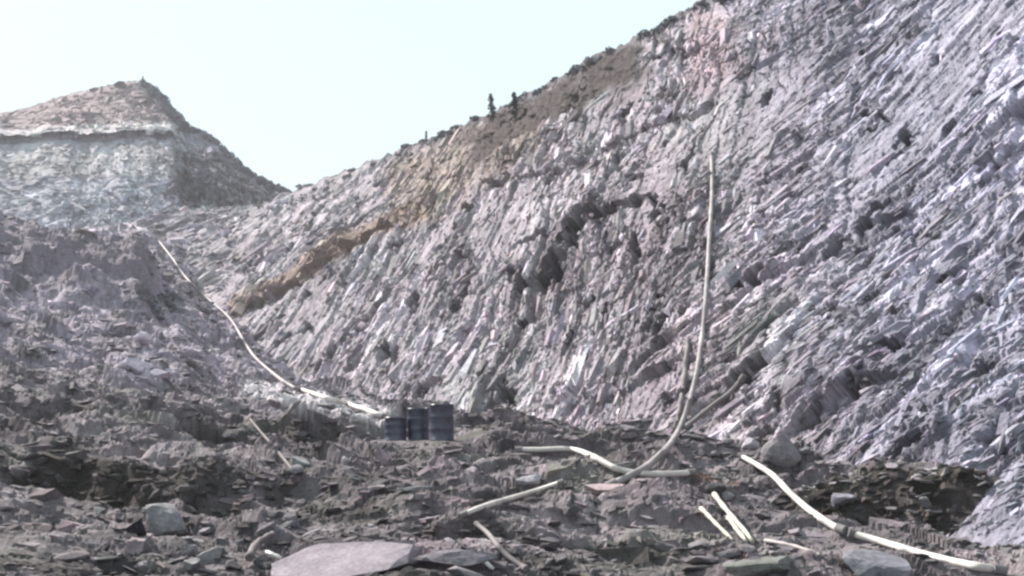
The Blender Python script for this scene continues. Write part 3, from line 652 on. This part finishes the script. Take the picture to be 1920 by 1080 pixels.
def dark_at(x, y):
    p_ = x/max(y, 3)*F+960; r_ = HOR-(float(ground_base(np.array([x]), np.array([y]))[0])-EYE)/max(y, 3)*F
    for cx, cy, a, b in ((340, 920, 260, 55), (1610, 990, 170, 50)):
        if ((p_-cx)/a)**2 + ((r_-cy)/b)**2 < 1: return True
    return False
pts = []
for i in range(3500):
    y = math.exp(random.uniform(math.log(7), math.log(46))); x = random.uniform(-.62, .60)*y
    if any(math.hypot(x-p[0], y-p[1]) < .45 for p in DRP): continue
    if random.random() > .35 + .65*(math.sin(x*1.7+y*.9)*.5+.5): continue
    if dark_at(x, y) and random.random() < .97: continue
    h = gdown(x, y)
    if h[0] is None: continue
    s = min(.015 + .0028*y + random.expovariate(1/(.0022*y+.008)), .30)
    pts.append((x, y, h[0].z, s, stone_col()))
for i in range(2600):                                         # debris at the foot of the slope
    u = random.uniform(3.4, 11.2); b = crom(Bc, np.array([u]))[0]; y0 = b[1]; k = abs(random.gauss(0, .05))
    x = b[0] - .9*k*y0 + random.gauss(0, .015)*y0; y = b[1] - .45*k*y0
    h = gdown(x, y)
    if h[0] is None or any(math.hypot(x-p[0], y-p[1]) < .45 for p in DRP): continue
    pts.append((x, y, h[0].z, min(random.uniform(.03, .06)+.004*y*random.random(), .5), tuple(c*1.15 for c in stone_col())))
tag(scatter('rubble', pts, M_STONE), 'loose broken shale and stones strewn over the valley floor', 'rubble', kind='stuff')

GREY = (.27, .25, .275)
def boulder(px_, row, w_px, h_px, col, label, group=None, seed=0, which=('ground', 'cliff'), rz=None, name='boulder', sink=.25):
    h = cast(px_, row, which)
    if h is None: return
    p = h[0]; wd = w_px/F*p.y/2; ht = h_px/F*p.y/2
    V, Fc = rock_proto(seed+500, 3, 1, 11)
    V = V*np.array([wd*1.15, wd*.85, ht*1.25])
    nz = fbm(V[:, 0]*6/wd*.3+seed, (V[:, 1]+V[:, 2])*6/wd*.3, seed, 3); V = V*(1+.03*nz[:, None])
    A = rotm(random.gauss(0, .1), random.gauss(0, .1), random.gauss(0, .25) if rz is None else rz); V = V @ A.T
    me = np_mesh(name, V, Fc, np.repeat(np.array(col)[None], len(V), 0)*(1+.2*nz[:, None]))
    o = link(name, me, M_STONE); o.location = (p.x, p.y, p.z + ht*(1-sink*2)*.6); return tag(o, label, 'boulder', group)
boulder(718, 868, 46, 46, (.42, .33, .37), 'pinkish boulder on the rubble just below the drums', seed=1)
boulder(640, 1072, 400, 84, (.29, .255, .29), 'broad flat mauve slab at the near edge of the rubble', seed=2, rz=.05)
boulder(305, 992, 110, 62, (.26, .255, .27), 'smooth grey slab behind the black lump', seed=3)
boulder(254, 1000, 50, 44, (.018, .016, .024), 'small black lump of rock in front of a smooth grey slab', seed=4, name='boulder')
boulder(1472, 858, 80, 62, (.27, .25, .27), 'rounded grey boulder beside the dark hole at the cliff foot', seed=5)
boulder(1405, 838, 40, 30, (.46, .42, .46), 'pale boulder just above the start of the sagging white hose', seed=6)
0 and boulder(1345, 916, 72, 30, (.20, .105, .09), 'rusty red-brown flat stone above the three bleached poles', seed=7)
boulder(1130, 918, 95, 22, (.44, .35, .36), 'long pinkish flat stone under the foot of the hanging hose', seed=8)
boulder(995, 905, 60, 26, (.40, .39, .42), 'pale angular stone above the straight thin hose', seed=9)
boulder(648, 872, 24, 30, (.52, .49, .50), 'small upright whitish stone between the dark hollow and the drums', seed=10)
boulder(560, 870, 60, 26, (.28, .29, .29), 'low grey stone on the bank above the dark hollow', seed=11)
boulder(1585, 940, 70, 34, (.27, .26, .31), 'bluish grey block on the far lip of the dark ditch', seed=12)
boulder(1445, 1062, 170, 44, (.20, .205, .19), 'long greenish grey slab in front of the three bleached poles', seed=13)
boulder(850, 1052, 150, 40, (.24, .215, .24), 'flat grey slab under the end of the dull thin hose', seed=14)
boulder(1640, 1075, 150, 60, (.24, .24, .27), 'broad grey block in front of the straight length of white hose', seed=15)
boulder(262, 640, 40, 26, (.62, .56, .62), 'whitish block on the pink scree below the dark mound', seed=16)
boulder(250, 690, 60, 34, (.66, .60, .68), 'largest whitish block in the pale heap on the bank', seed=17)
boulder(300, 705, 40, 24, (.60, .54, .62), 'lower whitish block in the pale heap on the bank', seed=18)
boulder(350, 585, 26, 22, (.75, .68, .72), 'bright small block near the pale cable below the dark mound', seed=19)
used = [(718, 868), (640, 1068), (305, 992), (254, 1000), (1472, 858), (785, 800)]
k = 0
while k < 70:
    x = random.uniform(20, 1900); y = random.uniform(800, 1070) if random.random() < .65 else random.uniform(600, 800)
    if y < 800 and x > 560: continue
    if any(abs(x-a) < 60 and abs(y-b) < 40 for a, b in used): continue
    if 690 < x < 880 and 740 < y < 850: continue
    if any(abs(x-a) < 34 and -16 < y-b < 34 for a, b in HPIX): continue
    if ell(x, y, 340, 925, 260, 50, 0) < 1 or ell(x, y, 1610, 980, 150, 34, -17) < 1: continue
    w_ = random.uniform(16, 54)*(0.6 + (y-700)/500 if y > 760 else .55)
    boulder(x, y, w_, w_*random.uniform(.3, .6), tuple(c*1.1 for c in stone_col()), 'loose grey stone among others on the rubble slope', 'loose stones on the rubble slope', seed=40+k, name='stone', which=('ground',), rz=random.uniform(0, 3)); k += 1

# ================================================================= vegetation
def conifer(px_, row, h_px, label, w=.30, lean=0, which=('cliff', 'hill'), Y=None, gap=.1):
    h = next(q for q in (cast(px_, row+3+3*k, which) for k in range(20)) if q); p = h[0]; H_ = h_px/F*p.y
    root = empty('conifer', (p.x, p.y, p.z-.2)); tag(root, label, 'tree')
    link('trunk', tube_mesh('trunk', [Vector((lean*t*H_, 0, t*H_*.96)) for t in (0, .3, .6, 1)], H_*.03, 7, 0, .2), M_BARK, root)
    VV, FF = [], []; n = 0; rr = random.Random(int(px_))
    for i in range(620):
        t = rr.random()**.85; z = H_*(.08+.92*t); rad = H_*w*(1-t)**.8*(.55+.45*math.sin(t*23+px_)) * rr.uniform(.2, 1) + .02
        a = rr.uniform(0, 6.28); c = Vector((lean*z+rad*math.cos(a), rad*math.sin(a), z - rad*.35)); s = H_*.035*rr.uniform(.6, 1.5)
        d1_ = Vector((math.cos(a), math.sin(a), rr.uniform(-.6, .2)))*s*1.6; d2_ = Vector((-math.sin(a), math.cos(a), rr.uniform(-.5, .5)))*s*.6
        VV += [c-d2_, c+d1_, c+d2_, c-d1_*.5+Vector((0, 0, s*.4))]; FF.append((n, n+1, n+2, n+3)); n += 4
    me = np_mesh('crown', np.array([v[:] for v in VV]), np.array(FF)); link('crown', me, M_LEAF, root)
    return root
conifer(925, 222, 54, 'slender dark conifer, the farther one of the close pair on the crest', .30, -.10)
conifer(967, 222, 58, 'fuller dark conifer of the close pair, next to the brown soil', .32, -.06)
conifer(799, 259, 24, 'lone tiny conifer standing apart on the crest of the rock slope', .22)
conifer(268, 160, 22, 'small pointed conifer at the summit of the terraced hill', .34)
# scrub along both crests: countless low bushes, as ground cover
def scrub(name, items, m, label, nper=90):
    VV, FF = [], []; n = 0
    for (p, r_, h_) in items:
        for i in range(nper):
            a = random.uniform(0, 6.28); q = random.random()**.5; t = random.random()
            c = Vector((p.x+math.cos(a)*q*r_*(1-t*.6), p.y+math.sin(a)*q*r_*(1-t*.6), p.z-.1+t*h_*(1-.4*q))); s = r_*.16*random.uniform(.6, 1.5)
            d1_ = Vector((random.gauss(0, 1), random.gauss(0, 1), random.gauss(0, 1))).normalized()*s; d2_ = d1_.cross(Vector((random.gauss(0, 1), random.gauss(0, 1), random.gauss(0, 1)))).normalized()*s*.7
            VV += [c-d1_, c-d2_, c+d1_, c+d2_]; FF.append((n, n+1, n+2, n+3)); n += 4
    me = np_mesh(name, np.array([v[:] for v in VV]), np.array(FF)); return tag(link(name, me, m), label, 'scrub', kind='stuff')
def crest_pts(poly, n, jy, which):
    out = []; poly = np.array(poly, float)
    for i in range(n):
        c = crom(poly, np.array([random.uniform(0, len(poly)-1)]))[0]
        for k_ in range(8):
            h = cast(c[0], c[1] + k_*3 + random.random()*jy, which)
            if h: out.append(h[0]); break
    return out
it = [(p, random.uniform(.25, .8), random.uniform(.15, .5)) for p in crest_pts([(560, 350), (640, 325), (720, 292), (800, 258), (860, 232), (930, 206), (1000, 168), (1070, 130), (1120, 104), (1190, 68), (1250, 38), (1340, -2), (1400, -30)], 60, 12, ('cliff',))]
scrub('scrub', it, M_SCRUB, 'low dark scrub fringing the crest of the rock slope')
it = [(p, random.uniform(.5, 1.3), random.uniform(.5, 1.4)) for p in crest_pts([(275, 155), (300, 172), (315, 195), (330, 215), (348, 236)], 60, 22, ('hill',)) + crest_pts([(350, 238), (400, 262), (450, 312), (500, 343), (540, 360)], 80, 6, ('hill',))]
scrub('scrub', it, M_SCRUB, 'dark bushes down the shoulder of the terraced hill')
it = [(p, random.uniform(.25, .6), random.uniform(.15, .4)) for p in [h[0] for h in (cast(random.gauss(x, 45), random.gauss(y, 18), ('cliff',)) for x, y in [(900, 270), (960, 240), (1040, 190), (1110, 150)]*5) if h]]
scrub('dry_scrub', it, M_GRASS, 'dry brown scrub on the soil below the crest', 60)
it = [(p, random.uniform(.3, .7), random.uniform(.3, .7)) for p in [h[0] for h in (cast(random.gauss(300, 22), random.gauss(562, 9), ('ground', 'cliff')) for _ in range(26)) if h]]
scrub('bush_cover', it, M_SCRUB, 'dark green growth at the foot of the dark mound', 80)

# ================================================================= thin dusty air
bm = bmesh.new(); bmesh.ops.create_cube(bm, size=1)
for v in bm.verts: v.co = Vector((v.co.x*5400, v.co.y*5400, -8 + (v.co.z+.5)*93))
me = bpy.data.meshes.new('haze'); bm.to_mesh(me); bm.free()
hm = bpy.data.materials.new('haze'); hm.use_nodes = True; hn_ = hm.node_tree; hn_.nodes.remove(hn_.nodes['Principled BSDF'])
pv = hn_.nodes.new('ShaderNodeVolumePrincipled'); pv.inputs['Color'].default_value = (.93, .93, 1, 1); pv.inputs['Density'].default_value = .0007
hn_.links.new(pv.outputs[0], hn_.nodes['Material Output'].inputs['Volume'])
tag(link('haze', me, hm), 'thin dusty air over the quarry', 'haze', kind='stuff')
